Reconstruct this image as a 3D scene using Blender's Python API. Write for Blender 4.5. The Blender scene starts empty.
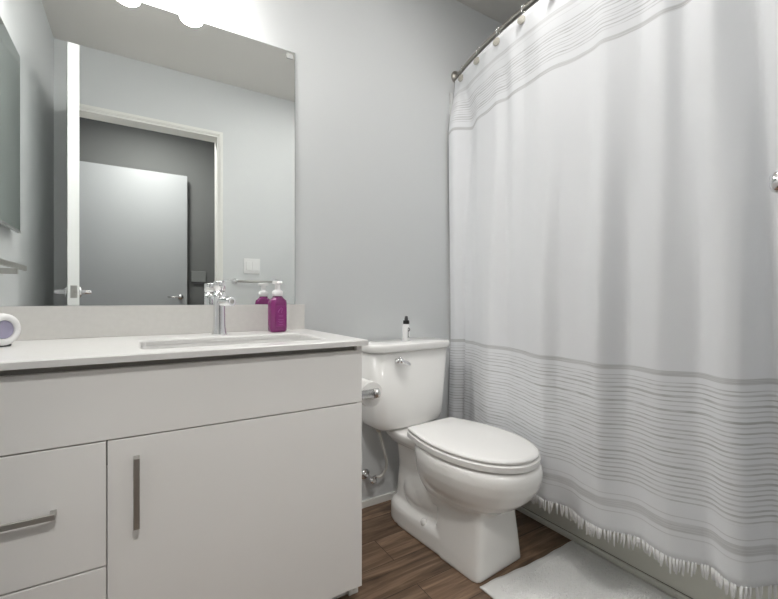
import bpy, bmesh, math, random
from mathutils import Vector, Matrix
random.seed(7)
SC = bpy.context.scene
COL = SC.collection
PI = math.pi

# ------------------------------------------------------------------ camera, world, exposure
cam_d = bpy.data.cameras.new('camera'); cam_d.sensor_width = 36; cam_d.lens = 36 * 403 / 778
cam_d.clip_start = 0.02; cam_d.shift_y = -0.5 / 778
cam = bpy.data.objects.new('camera', cam_d); COL.objects.link(cam)
cam.location = (0, 0, 1.0); cam.rotation_euler = (PI / 2, 0, math.radians(-31.85))
SC.camera = cam
w = bpy.data.worlds.new('world'); SC.world = w; w.use_nodes = True
w.node_tree.nodes['Background'].inputs[0].default_value = (0.75, 0.8, 0.9, 1)
w.node_tree.nodes['Background'].inputs[1].default_value = 0.15
SC.view_settings.view_transform = 'Standard'; SC.view_settings.look = 'None'
SC.view_settings.gamma = 1; SC.view_settings.use_curve_mapping = False
SC.view_settings.exposure = 1.36
SC.cycles.max_bounces = 14; SC.cycles.diffuse_bounces = 8; SC.cycles.glossy_bounces = 8
SC.cycles.transmission_bounces = 10; SC.cycles.sample_clamp_indirect = 6.0
SC.cycles.use_denoising = True

LAMP = 52.0      # radiance of the opal vanity shades
def area(name, loc, rot, size, power, col=(1, 1, 1), size_y=None):
    d = bpy.data.lights.new(name, 'AREA'); d.energy = power; d.color = col
    d.shape = 'RECTANGLE' if size_y else 'DISK'; d.size = size
    if size_y: d.size_y = size_y
    o = bpy.data.objects.new(name, d); COL.objects.link(o); o.location = loc; o.rotation_euler = rot
    return o
CEIL_FILL = 6.5      # radiance of the added ceiling fill lamps (built with the fixtures)
HALL_FILL = 62.0  # radiance of the hall lamp added to brighten the room through the doorway

# ------------------------------------------------------------------ dimensions
XL, XR = -0.46, 2.30
YB, YF = 1.71, 0.095
ZC = 2.665
YH = -1.17                       # hall wall
DX0, DX1, DZ = -0.352, 0.510, 2.235   # doorway

# ------------------------------------------------------------------ materials
def mat(name, col, rough=0.5, metal=0.0, spec=0.5, **k):
    m = bpy.data.materials.new(name); m.use_nodes = True
    b = m.node_tree.nodes['Principled BSDF']
    b.inputs['Base Color'].default_value = (*col, 1)
    b.inputs['Roughness'].default_value = rough
    b.inputs['Metallic'].default_value = metal
    b.inputs['Specular IOR Level'].default_value = spec
    for n, v in k.items():
        b.inputs[n.replace('_', ' ')].default_value = v
    return m
def nt(m): return m.node_tree.nodes, m.node_tree.links, m.node_tree.nodes['Principled BSDF']
def add_noise_bump(m, scale, strength, dist=0.001, vec='Object', detail=3):
    n, l, b = nt(m)
    tc = n.new('ShaderNodeTexCoord'); no = n.new('ShaderNodeTexNoise'); bu = n.new('ShaderNodeBump')
    no.inputs['Scale'].default_value = scale; no.inputs['Detail'].default_value = detail
    bu.inputs['Strength'].default_value = strength; bu.inputs['Distance'].default_value = dist
    l.new(tc.outputs[vec], no.inputs['Vector']); l.new(no.outputs['Fac'], bu.inputs['Height'])
    l.new(bu.outputs['Normal'], b.inputs['Normal'])
    return m
def add_noise_col(m, scale, c0, c1, vec='Object', detail=4, sc=(1, 1, 1)):
    n, l, b = nt(m)
    tc = n.new('ShaderNodeTexCoord'); mp = n.new('ShaderNodeMapping'); no = n.new('ShaderNodeTexNoise'); cr = n.new('ShaderNodeValToRGB')
    mp.inputs['Scale'].default_value = sc
    no.inputs['Scale'].default_value = scale; no.inputs['Detail'].default_value = detail
    cr.color_ramp.elements[0].color = (*c0, 1); cr.color_ramp.elements[1].color = (*c1, 1)
    cr.color_ramp.elements[0].position = 0.3; cr.color_ramp.elements[1].position = 0.7
    l.new(tc.outputs[vec], mp.inputs['Vector']); l.new(mp.outputs[0], no.inputs['Vector'])
    l.new(no.outputs['Fac'], cr.inputs[0]); l.new(cr.outputs[0], b.inputs['Base Color'])
    return m
M = {}
M['wall'] = add_noise_bump(mat('wall_paint', (0.655, 0.672, 0.68), 0.75), 180, 0.12)
M['ceil'] = add_noise_bump(mat('ceiling_paint', (0.68, 0.665, 0.64), 0.9), 120, 0.2)
M['hallwall'] = add_noise_bump(mat('hall_paint_darkened', (0.115, 0.12, 0.118), 0.8), 180, 0.1)  # dimness put into the colour to offset the added hall lamp
M['trim'] = mat('white_trim_paint', (0.82, 0.82, 0.79), 0.4)
M['door'] = mat('door_paint', (0.80, 0.81, 0.80), 0.42)
M['jamb'] = mat('jamb_paint', (0.80, 0.80, 0.77), 0.4)
M['cab'] = add_noise_col(mat('cabinet_laminate', (0.6, 0.59, 0.57), 0.5), 3, (0.80, 0.79, 0.775), (0.82, 0.81, 0.795))
M['dark'] = mat('painted_gap_shade', (0.30, 0.29, 0.27), 0.8)  # dark colour paints in the shade of the gap under the counter
M['counter'] = add_noise_col(mat('white_quartz', (0.74, 0.73, 0.71), 0.28), 60, (0.66, 0.655, 0.645), (0.69, 0.685, 0.675))
M['splash'] = add_noise_col(mat('backsplash_quartz', (0.66, 0.65, 0.62), 0.35), 60, (0.72, 0.705, 0.68), (0.75, 0.735, 0.71))
M['chrome'] = mat('chrome', (0.86, 0.86, 0.87), 0.07, 1.0)
M['nickel'] = mat('brushed_nickel', (0.50, 0.49, 0.47), 0.42, 1.0)
M['nickel2'] = mat('satin_nickel', (0.42, 0.40, 0.37), 0.35, 1.0)
M['mirror'] = mat('mirror_silver', (0.93, 0.95, 0.94), 0.0, 1.0)
M['mirror2'] = mat('cabinet_mirror_silver', (0.60, 0.66, 0.63), 0.06, 1.0)
M['edge'] = mat('mirror_edge', (0.20, 0.26, 0.24), 0.25)
M['satin'] = mat('satin_chrome', (0.8, 0.79, 0.78), 0.22, 1.0)
M['alu'] = mat('aluminium', (0.45, 0.45, 0.45), 0.3, 1.0)
M['porcelain'] = mat('white_porcelain', (0.88, 0.875, 0.86), 0.13, Coat_Weight=0.2)
M['seat'] = mat('seat_plastic', (0.83, 0.825, 0.815), 0.25)
M['plastic'] = mat('white_plastic', (0.82, 0.82, 0.82), 0.35)
M['pumpwhite'] = mat('pump_plastic', (0.85, 0.83, 0.84), 0.35)
M['black'] = mat('black_plastic', (0.015, 0.015, 0.015), 0.35)
M['darkgrey'] = mat('dark_grey_plastic', (0.08, 0.08, 0.085), 0.4)
M['lavender'] = mat('lavender_plastic', (0.36, 0.34, 0.47), 0.35)
M['tub'] = mat('tub_acrylic', (0.80, 0.795, 0.73), 0.22)
M['surround'] = mat('surround_acrylic', (0.62, 0.63, 0.63), 0.25)
M['clip'] = mat('clear_clip', (0.42, 0.43, 0.42), 0.3)
M['hose'] = mat('supply_hose', (0.62, 0.61, 0.58), 0.4)
M['nut'] = mat('plastic_nut', (0.55, 0.50, 0.44), 0.5)
M['paper'] = add_noise_bump(mat('toilet_paper', (0.84, 0.83, 0.81), 0.9), 400, 0.3)
M['bead'] = add_noise_col(mat('stone_disc', (0.45, 0.43, 0.38), 0.6), 300, (0.34, 0.32, 0.28), (0.58, 0.56, 0.50))
M['rugbase'] = add_noise_bump(mat('mat_cotton', (0.88, 0.88, 0.87), 0.95), 500, 0.6, 0.002)
M['rug'] = mat('mat_pile', (0.92, 0.92, 0.91), 0.95, Sheen_Weight=0.3)
M['fringe'] = mat('fringe_cotton', (0.85, 0.85, 0.85), 0.9)
M['soapcap'] = mat('soap_liquid_dark', (0.30, 0.02, 0.17), 0.2)
# soap liquid seen through the clear bottle
M['soap'] = mat('magenta_soap', (0.35, 0.05, 0.25), 0.12, Transmission_Weight=0.45, IOR=1.35, Coat_Weight=0.6)
M['soaplabel'] = mat('soap_label', (0.24, 0.02, 0.17), 0.4)
M['soapmark'] = mat('soap_label_mark', (0.50, 0.16, 0.40), 0.5)
m = bpy.data.materials.new('opal_lamp'); m.use_nodes = True; n, l, b = nt(m)
b.inputs['Base Color'].default_value = (0.9, 0.9, 0.88, 1)
b.inputs['Emission Color'].default_value = (1, 0.975, 0.94, 1); b.inputs['Emission Strength'].default_value = LAMP
M['lamp'] = m
M['shade'] = m.copy(); M['shade'].name = 'opal_shade'; M['shade'].node_tree.nodes['Principled BSDF'].inputs['Emission Strength'].default_value = LAMP * 0.13

# wood plank floor
m = mat('wood_plank_floor', (0.15, 0.09, 0.06), 0.38); n, l, b = nt(m)
tc = n.new('ShaderNodeTexCoord'); mp = n.new('ShaderNodeMapping'); mp.inputs['Location'].default_value = (0.37, 0.05, 0)
br = n.new('ShaderNodeTexBrick'); br.offset = 0.37; br.inputs['Scale'].default_value = 1
br.inputs['Brick Width'].default_value = 1.2; br.inputs['Row Height'].default_value = 0.15
br.inputs['Mortar Size'].default_value = 0.0012; br.inputs['Bias'].default_value = 0
br.inputs['Color1'].default_value = (0, 0, 0, 1); br.inputs['Color2'].default_value = (1, 1, 1, 1); br.inputs['Mortar'].default_value = (0.5, 0.5, 0.5, 1)
mp2 = n.new('ShaderNodeMapping'); mp2.inputs['Scale'].default_value = (1.6, 17, 1)
ad = n.new('ShaderNodeVectorMath'); ad.operation = 'MULTIPLY_ADD'; ad.inputs[1].default_value = (3.1, 2.2, 5.7)
no = n.new('ShaderNodeTexNoise'); no.inputs['Scale'].default_value = 2.2; no.inputs['Detail'].default_value = 8; no.inputs['Roughness'].default_value = 0.62; no.inputs['Distortion'].default_value = 0.7
cr = n.new('ShaderNodeValToRGB'); e = cr.color_ramp
e.elements[0].position = 0.28; e.elements[0].color = (0.055, 0.034, 0.021, 1)
e.elements[1].position = 0.75; e.elements[1].color = (0.36, 0.255, 0.175, 1)
x = e.elements.new(0.5); x.color = (0.175, 0.113, 0.073, 1)
mx = n.new('ShaderNodeMix'); mx.data_type = 'RGBA'; mx.blend_type = 'MULTIPLY'; mx.inputs['Factor'].default_value = 1
cr2 = n.new('ShaderNodeValToRGB'); cr2.color_ramp.elements[0].color = (0.72, 0.70, 0.68, 1); cr2.color_ramp.elements[1].color = (1.18, 1.16, 1.15, 1)
mo = n.new('ShaderNodeMix'); mo.data_type = 'RGBA'; mo.inputs[7].default_value = (0.02, 0.012, 0.008, 1)
l.new(tc.outputs['Object'], mp.inputs[0]); l.new(mp.outputs[0], br.inputs['Vector'])
l.new(br.outputs['Color'], ad.inputs[0]); l.new(mp.outputs[0], mp2.inputs[0]); l.new(mp2.outputs[0], ad.inputs[2])
l.new(ad.outputs[0], no.inputs['Vector']); l.new(no.outputs['Fac'], cr.inputs[0])
l.new(br.outputs['Color'], cr2.inputs[0]); l.new(cr.outputs[0], mx.inputs[6]); l.new(cr2.outputs[0], mx.inputs[7])
l.new(mx.outputs[2], mo.inputs[6]); l.new(br.outputs['Fac'], mo.inputs[0]); l.new(mo.outputs[2], b.inputs['Base Color'])
bu = n.new('ShaderNodeBump'); bu.inputs['Strength'].default_value = 0.15; bu.inputs['Distance'].default_value = 0.002
l.new(no.outputs['Fac'], bu.inputs['Height']); l.new(bu.outputs[0], b.inputs['Normal'])
M['floor'] = m

# woven curtain: off-white cotton with grey weft stripes; UV.y is the height on the cloth in metres
def curtain_mat():
    m = mat('striped_cotton', (0.7, 0.7, 0.7), 0.9, Sheen_Weight=0.15); n, l, b = nt(m)
    uv = n.new('ShaderNodeUVMap'); uv.uv_map = 'UVMap'; sp = n.new('ShaderNodeSeparateXYZ'); l.new(uv.outputs[0], sp.inputs[0])
    U, V = sp.outputs[0], sp.outputs[1]
    def mth(op, a, bb=None, c=None, clamp=False):
        k = n.new('ShaderNodeMath'); k.operation = op; k.use_clamp = clamp
        for i, v in enumerate((a, bb, c)):
            if v is None: continue
            if isinstance(v, (int, float)): k.inputs[i].default_value = v
            else: l.new(v, k.inputs[i])
        return k.outputs[0]
    def band(lo, hi, s=0.0015):
        a = mth('MULTIPLY', mth('SUBTRACT', V, lo), 1 / s, clamp=True)
        c = mth('MULTIPLY', mth('SUBTRACT', hi, V), 1 / s, clamp=True)
        return mth('MULTIPLY', a, c)
    def noise(sc, det=2, vec=None):
        mp = n.new('ShaderNodeMapping'); mp.inputs['Scale'].default_value = sc
        l.new(uv.outputs[0], mp.inputs[0]); no = n.new('ShaderNodeTexNoise'); no.inputs['Scale'].default_value = 1; no.inputs['Detail'].default_value = det
        l.new(mp.outputs[0], no.inputs['Vector']); return no.outputs['Fac']
    def lines(period, lo, hi, duty, gain):
        wob = mth('MULTIPLY_ADD', noise((0.6, 70, 1), 1), 0.011, -0.0055)
        wob2 = mth('MULTIPLY_ADD', noise((14, 260, 1), 1), 0.0022, -0.0011)
        ph = mth('MULTIPLY', mth('ADD', mth('ADD', V, wob), wob2), 2 * PI / period)
        s = mth('SINE', ph)
        s = mth('MULTIPLY', mth('SUBTRACT', s, duty), 3.0, clamp=True)
        rnd = mth('MULTIPLY_ADD', noise((0.001, 1 / period * 0.9, 1), 1), 1.6, -0.25, clamp=True)
        thr = mth('MULTIPLY_ADD', noise((16, 1 / period * 1.3, 1), 4), 3.2, -1.0, clamp=True)
        s = mth('MULTIPLY', mth('MULTIPLY', s, band(lo, hi)), mth('MULTIPLY_ADD', thr, 0.7, 0.3))
        return mth('MULTIPLY', s, mth('MULTIPLY_ADD', rnd, gain * 0.7, gain * 0.3))
    terms = [lines(0.0141, 0.388, 0.752, 0.30, 0.75), lines(0.0125, 1.935, 2.055, 0.25, 0.6)]
    thr = mth('MULTIPLY_ADD', noise((7, 420, 1), 3), 2.4, -0.6, clamp=True)
    for lo, hi, g in ((0.767, 0.786, 0.52), (0.308, 0.338, 0.42), (0.350, 0.355, 0.6), (0.292, 0.297, 0.6), (1.895, 1.914, 0.5), (2.085, 2.09, 0.3), (2.10, 2.12, 0.3)):
        terms.append(mth('MULTIPLY', mth('MULTIPLY', band(lo, hi, 0.003), g), mth('ADD', thr, 0.15)))
    tot = terms[0]
    for t in terms[1:]: tot = mth('ADD', tot, t)
    tot = mth('MINIMUM', tot, 1.0)
    mix = n.new('ShaderNodeMix'); mix.data_type = 'RGBA'
    mix.inputs[6].default_value = (0.86, 0.87, 0.895, 1); mix.inputs[7].default_value = (0.30, 0.295, 0.285, 1)
    l.new(tot, mix.inputs[0]); l.new(mix.outputs[2], b.inputs['Base Color'])
    bu = n.new('ShaderNodeBump'); bu.inputs['Strength'].default_value = 0.25; bu.inputs['Distance'].default_value = 0.001
    l.new(noise((500, 500, 1), 2), bu.inputs['Height']); l.new(bu.outputs[0], b.inputs['Normal'])
    # thin cotton lets a little light through
    tr = n.new('ShaderNodeBsdfTranslucent'); ms = n.new('ShaderNodeMixShader'); ms.inputs[0].default_value = 0.12
    l.new(mix.outputs[2], tr.inputs[0]); out = n['Material Output']
    l.new(b.outputs[0], ms.inputs[1]); l.new(tr.outputs[0], ms.inputs[2]); l.new(ms.outputs[0], out.inputs[0])
    return m
M['curtain'] = curtain_mat()

# ------------------------------------------------------------------ mesh helpers
def link(name, bm, m, parent=None, smooth=False, bevel=0, seg=2, loc=None):
    bmesh.ops.recalc_face_normals(bm, faces=bm.faces[:])
    me = bpy.data.meshes.new(name); bm.to_mesh(me); bm.free()
    if m is not None: me.materials.append(m)
    o = bpy.data.objects.new(name, me); COL.objects.link(o)
    if parent: o.parent = parent
    if smooth:
        for p in me.polygons: p.use_smooth = True
    if bevel:
        k = o.modifiers.new('bevel', 'BEVEL'); k.width = bevel; k.segments = seg; k.limit_method = 'ANGLE'; k.angle_limit = math.radians(40)
        for p in me.polygons: p.use_smooth = True
        k.harden_normals = True
    if loc: o.location = loc
    return o
def box(bm, x0, x1, y0, y1, z0, z1, mtx=None):
    vs = [bm.verts.new((x, y, z)) for z in (z0, z1) for y in (y0, y1) for x in (x0, x1)]
    for f in ((0, 1, 3, 2), (4, 6, 7, 5), (0, 4, 5, 1), (2, 3, 7, 6), (0, 2, 6, 4), (1, 5, 7, 3)):
        bm.faces.new([vs[i] for i in f])
    if mtx:
        for v in vs: v.co = mtx @ v.co
    return vs
def BX(*a):
    bm = bmesh.new(); box(bm, *a); return bm
def loft(bm, loops, cap=True, closed=True):
    rows = [[bm.verts.new(p) for p in L] for L in loops]
    n_ = len(rows[0])
    for a, b_ in zip(rows, rows[1:]):
        for i in range(n_ if closed else n_ - 1):
            j = (i + 1) % n_
            bm.faces.new((a[i], a[j], b_[j], b_[i]))
    if cap:
        bm.faces.new(rows[0][::-1]); bm.faces.new(rows[-1])
    return rows
def frame(d):
    d = Vector(d).normalized(); up = Vector((0, 0, 1)) if abs(d.z) < 0.9 else Vector((1, 0, 0))
    a = d.cross(up).normalized(); return a, a.cross(d).normalized()
def tube(bm, pts, r, seg=16, cap=True):
    pts = [Vector(p) for p in pts]; loops = []
    rs = r if isinstance(r, (list, tuple)) else [r] * len(pts)
    a = None
    for i, p in enumerate(pts):
        d = (pts[min(i + 1, len(pts) - 1)] - pts[max(i - 1, 0)]).normalized()
        if a is None: a, b_ = frame(d)
        else:
            a = (a - d * a.dot(d)).normalized(); b_ = a.cross(d)
        loops.append([p + (a * math.cos(t) + b_ * math.sin(t)) * rs[i] for t in [2 * PI * k / seg for k in range(seg)]])
    loft(bm, loops, cap)
def lathe(bm, prof, origin=(0, 0, 0), axis=(0, 0, 1), seg=32):
    """prof: list of (radius, distance along axis)"""
    o = Vector(origin); d = Vector(axis).normalized(); a, b_ = frame(d)
    loops = [[o + d * h + (a * math.cos(t) + b_ * math.sin(t)) * max(r, 1e-5) for t in [2 * PI * k / seg for k in range(seg)]] for r, h in prof]
    loft(bm, loops, True)
def rrect(x0, x1, y0, y1, r, z, k=6):
    pts = []
    for cx, cy, a0 in ((x1 - r, y1 - r, 0), (x0 + r, y1 - r, 90), (x0 + r, y0 + r, 180), (x1 - r, y0 + r, 270)):
        for i in range(k + 1):
            t = math.radians(a0 + 90 * i / k); pts.append((cx + r * math.cos(t), cy + r * math.sin(t), z))
    return pts
def empty(name, label, cat, loc=(0, 0, 0), rz=0, group=None):
    o = bpy.data.objects.new(name, None); COL.objects.link(o); o.empty_display_size = 0.05
    o.location = loc; o.rotation_euler = (0, 0, rz); o['label'] = label; o['category'] = cat
    if group: o['group'] = group
    return o
def tag(o, label, cat, group=None):
    o['label'] = label; o['category'] = cat
    if group: o['group'] = group
    return o
def struct(name, bm, m, parent=None, label=None, **k):
    o = link(name, bm, m, parent, **k)
    if not parent: o['kind'] = 'structure'
    if label: o['label'] = label
    return o
def bez(p0, p1, p2, p3, n_=16):
    p0, p1, p2, p3 = map(Vector, (p0, p1, p2, p3)); out = []
    for i in range(n_ + 1):
        t = i / n_; s = 1 - t
        out.append(p0 * s**3 + p1 * 3 * s * s * t + p2 * 3 * s * t * t + p3 * t**3)
    return out

# ------------------------------------------------------------------ the room shell
struct('floor', BX(-1.3, XR + 0.1, -1.3, YB + 0.1, -0.05, 0), M['floor'])
struct('ceiling', BX(XL - 0.1, XR + 0.1, YF - 0.02, YB + 0.1, ZC, ZC + 0.05), M['ceil'])
struct('wall_back', BX(XL - 0.1, XR + 0.1, YB, YB + 0.1, 0, ZC), M['wall'])
struct('wall_left', BX(XL - 0.1, XL, YF, YB, 0, ZC), M['wall'])
struct('wall_right', BX(XR, XR + 0.1, YF, YB, 0, ZC), M['wall'])
bm = bmesh.new(); T = 0.115
box(bm, XL - 0.1, DX0 - 0.012, YF - T, YF, 0, ZC); box(bm, DX1 + 0.012, XR + 0.1, YF - T, YF, 0, ZC); box(bm, DX0 - 0.012, DX1 + 0.012, YF - T, YF, DZ + 0.012, ZC)
struct('wall_front', bm, M['wall'])
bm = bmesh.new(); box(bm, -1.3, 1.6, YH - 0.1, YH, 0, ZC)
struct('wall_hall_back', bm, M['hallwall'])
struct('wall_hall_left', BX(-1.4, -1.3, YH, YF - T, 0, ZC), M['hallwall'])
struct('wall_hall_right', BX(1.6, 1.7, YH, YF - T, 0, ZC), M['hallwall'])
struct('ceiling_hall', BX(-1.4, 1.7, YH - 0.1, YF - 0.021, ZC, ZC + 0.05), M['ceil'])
# door frame (slim steel frame with stepped face), around all three sides on the room side and lining the wall
bm = bmesh.new()
def frame_ring(bm, xo, zo, xi, zi, y0, y1):
    box(bm, DX0 - xo, DX0 - xi, y0, y1, 0, DZ + zo); box(bm, DX1 + xi, DX1 + xo, y0, y1, 0, DZ + zo)
    box(bm, DX0 - xi, DX1 + xi, y0, y1, DZ + zi, DZ + zo)
frame_ring(bm, 0.013, 0.013, 0.0, 0.0, YF - T - 0.004, YF + 0.006)
frame_ring(bm, 0.040, 0.042, 0.012, 0.014, YF - 0.0005, YF + 0.012)
frame_ring(bm, 0.030, 0.030, 0.018, 0.02, YF + 0.01, YF + 0.018)
frame_ring(bm, 0.040, 0.042, 0.012, 0.014, YF - T - 0.012, YF - T + 0.0005)
struct('trim_1', bm, M['jamb'])
# baseboards
struct('baseboard_back', BX(0.622, 1.519, YB - 0.012, YB - 0.0002, 0, 0.034), M['trim'], bevel=0.003)
bm = bmesh.new(); box(bm, DX1 + 0.042, 1.519, YF, YF + 0.012, 0, 0.034)
struct('baseboard_front', bm, M['trim'])
struct('baseboard_left', BX(XL, XL + 0.012, YF + 0.02, 1.14, 0, 0.034), M['trim'])

# bathroom door, swung open into the room
def make_lever(name, parent, base, out, along, mat_=None, length=0.115):
    """round rose, neck and straight lever; base on the door face, out = outward normal, along = lever direction"""
    base, out, along = Vector(base), Vector(out), Vector(along)
    bm = bmesh.new()
    lathe(bm, [(0.026, 0), (0.026, 0.006), (0.022, 0.010), (0.011, 0.011), (0.010, 0.045), (0.008, 0.050)], base, out, 24)
    p = base + out * 0.042
    tube(bm, [p - along * 0.008, p, p + along * length * 0.5, p + along * length], [0.0075, 0.0075, 0.0068, 0.006], 14)
    return link(name, bm, mat_ or M['chrome'], parent, smooth=True)
dl = 0.868; ang = math.radians(6.9)
d1 = bpy.data.objects.new('door_1', None); COL.objects.link(d1); d1['kind'] = 'structure'
d1.location = (DX0 + 0.004, YF + 0.004, 0); d1.rotation_euler = (0, 0, PI / 2 - ang)
link('door_leaf', BX(0.0, dl, 0, 0.045, 0.008, DZ - 0.006), M['door'], d1, bevel=0.0015)
make_lever('door_handle', d1, (dl - 0.065, 0.045, 1.035), (0, 1, 0), (-1, 0, 0))
make_lever('door_handle', d1, (dl - 0.065, 0.0, 1.035), (0, -1, 0), (-1, 0, 0))
bm = bmesh.new(); box(bm, dl, dl + 0.0015, 0.008, 0.034, 1.005, 1.065); box(bm, dl, dl + 0.008, 0.015, 0.027, 1.025, 1.045)
link('latch_plate', bm, M['nickel'], d1, bevel=0.001)
for z in (0.25, 1.1, 1.95):
    bm = bmesh.new(); tube(bm, [(-0.004, -0.006, z - 0.05), (-0.004, -0.006, z + 0.05)], 0.006, 10)
    link('hinge', bm, M['nickel'], d1, smooth=True)
# hall door leaf, standing in front of the hall wall
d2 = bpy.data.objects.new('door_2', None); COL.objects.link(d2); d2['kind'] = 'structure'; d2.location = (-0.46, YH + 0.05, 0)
link('door_leaf', BX(0, 0.873, 0, 0.042, 0.008, 2.226), mat('hall_door_paint_darkened', (0.30, 0.315, 0.32), 0.45), d2, bevel=0.0015)  # leaf colour darkened to hold back the added hall lamp's light
make_lever('door_handle', d2, (0.873 - 0.06, 0.042, 1.02), (0, 1, 0), (-1, 0, 0))
make_lever('door_handle', d2, (0.873 - 0.06, 0.0, 1.02), (0, -1, 0), (-1, 0, 0), length=0.10).scale = (1, 0.85, 1)
for z in (0.25, 1.1, 1.95):
    bm = bmesh.new(); tube(bm, [(-0.004, 0.03, z - 0.05), (-0.004, 0.03, z + 0.05)], 0.006, 10)
    link('hinge', bm, M['nickel'], d2, smooth=True)

# ------------------------------------------------------------------ bathtub and surround
TX = 1.522; TY0, TY1 = YF + 0.001, YB - 0.001; TZ = 0.40
bm = bmesh.new()
cx0, cx1, cy0, cy1 = TX + 0.012, XR - 0.001, TY0, TY1
loops = [rrect(TX + 0.012, cx1, cy0, cy1, 0.004, 0.022), rrect(TX + 0.012, cx1, cy0, cy1, 0.004, TZ - 0.04), rrect(TX - 0.002, cx1, cy0, cy1, 0.004, TZ - 0.032), rrect(TX - 0.002, cx1, cy0, cy1, 0.004, TZ - 0.008),
         rrect(TX + 0.008, cx1 - 0.004, cy0 + 0.004, cy1 - 0.004, 0.01, TZ),
         rrect(TX + 0.075, cx1 - 0.06, cy0 + 0.08, cy1 - 0.08, 0.12, TZ), rrect(TX + 0.085, cx1 - 0.07, cy0 + 0.09, cy1 - 0.09, 0.12, TZ - 0.01),
         rrect(TX + 0.11, cx1 - 0.10, cy0 + 0.14, cy1 - 0.16, 0.12, 0.12), rrect(TX + 0.15, cx1 - 0.14, cy0 + 0.19, cy1 - 0.22, 0.10, 0.08)]
loft(bm, loops)
t = empty('bathtub', 'built-in bathtub, its pale apron showing below the fringed curtain', 'bathtub', (0, 0, 0))
link('tub_shell', bm, M['tub'], t, bevel=0.003)
link('base_strip', BX(TX - 0.002, TX + 0.014, cy0, cy1, 0, 0.022), M['tub'], t, bevel=0.004)
bm = bmesh.new()
box(bm, 1.452, XR - 0.001, YB - 0.012, YB - 0.001, TZ + 0.001, 2.13); box(bm, XR - 0.012, XR - 0.001, YF + 0.012, YB - 0.012, TZ + 0.001, 2.13); box(bm, 1.55, XR - 0.001, YF + 0.001, YF + 0.012, TZ + 0.001, 2.13)
box(bm, 1.452, 1.466, YB - 0.020, YB - 0.011, TZ + 0.001, 2.13)
tag(link('tub_surround', bm, M['surround'], bevel=0.002), 'pale acrylic wall panels around the bathtub, edge strip visible beside the shower curtain', 'tub surround')

# ------------------------------------------------------------------ curtain rod, rings, curtain
def rodx(y): return 1.378 + 0.122 * ((y - 0.93) / 0.78) ** 2
RZ = 2.232
t = empty('shower_curtain_rod', 'curved satin nickel rod carrying the shower curtain', 'curtain rod', (rodx(YB), YB, RZ))
org = Vector((rodx(YB), YB, RZ))
ys = [YF + 0.004 + (YB - 0.004 - YF - 0.004) * i / 48 for i in range(49)]
bm = bmesh.new(); tube(bm, [Vector((rodx(y), y, RZ)) - org for y in ys], 0.0098, 16)
link('rod_tube', bm, M['nickel2'], t, smooth=True)
for y, s in ((YB, -1), (YF, 1)):
    bm = bmesh.new(); lathe(bm, [(0.034, 0.0005), (0.034, 0.006), (0.026, 0.012), (0.017, 0.016), (0.0165, 0.034)], Vector((rodx(y), y, RZ)) - org, (0, s, 0), 28)
    link('mounting_flange', bm, M['nickel2'], t, smooth=True)

hook_y = [1.625 - 0.1565 * i for i in range(10)]
# plan outline of the cloth at three heights (y, x), read along its folds
C_TOP = [(1.72, 1.44), (1.69, 1.435), (1.64, 1.415), (1.58, 1.500), (1.49, 1.447), (1.40, 1.423), (1.32, 1.402), (1.26, 1.410), (1.215, 1.390), (1.15, 1.395), (1.06, 1.370), (0.985, 1.378), (0.85, 1.396), (0.80, 1.374), (0.69, 1.412), (0.615, 1.390), (0.57, 1.420), (0.49, 1.382), (0.40, 1.430), (0.34, 1.405), (0.25, 1.450), (0.10, 1.47)]
C_MID = [(1.72, 1.45), (1.69, 1.450), (1.645, 1.443), (1.61, 1.495), (1.585, 1.450), (1.53, 1.448), (1.40, 1.390), (1.33, 1.365), (1.25, 1.402), (1.10, 1.350), (1.01, 1.315), (0.965, 1.358), (0.87, 1.352), (0.79, 1.325), (0.735, 1.405), (0.62, 1.365), (0.53, 1.418), (0.46, 1.368), (0.41, 1.380), (0.385, 1.470), (0.30, 1.40), (0.10, 1.45)]
C_BOT = [(1.72, 1.43), (1.69, 1.430), (1.645, 1.423), (1.61, 1.480), (1.585, 1.435), (1.53, 1.430), (1.40, 1.385), (1.33, 1.360), (1.25, 1.385), (1.12, 1.350), (1.00, 1.322), (0.955, 1.355), (0.905, 1.357), (0.86, 1.337), (0.785, 1.324), (0.72, 1.375), (0.68, 1.385), (0.625, 1.363), (0.588, 1.354), (0.563, 1.370), (0.50, 1.408), (0.453, 1.370), (0.42, 1.370), (0.397, 1.395), (0.385, 1.455), (0.365, 1.470), (0.30, 1.40), (0.10, 1.45)]
def interp(tab, y):
    for (a, fa), (b_, fb) in zip(tab, tab[1:]):
        if b_ <= y <= a:
            t_ = (a - y) / (a - b_); return fa + (fb - fa) * t_
    return tab[0][1] if y > tab[0][0] else tab[-1][1]
def smooth_interp(tab, y, s_=0.0105):
    ws = [(-2, .06), (-1.3, .15), (-0.6, .19), (0, .20), (0.6, .19), (1.3, .15), (2, .06)]
    return sum(w_ * interp(tab, y + q * s_) for q, w_ in ws)
CACHE = {}
CT, CB = 2.204, 0.226
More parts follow.
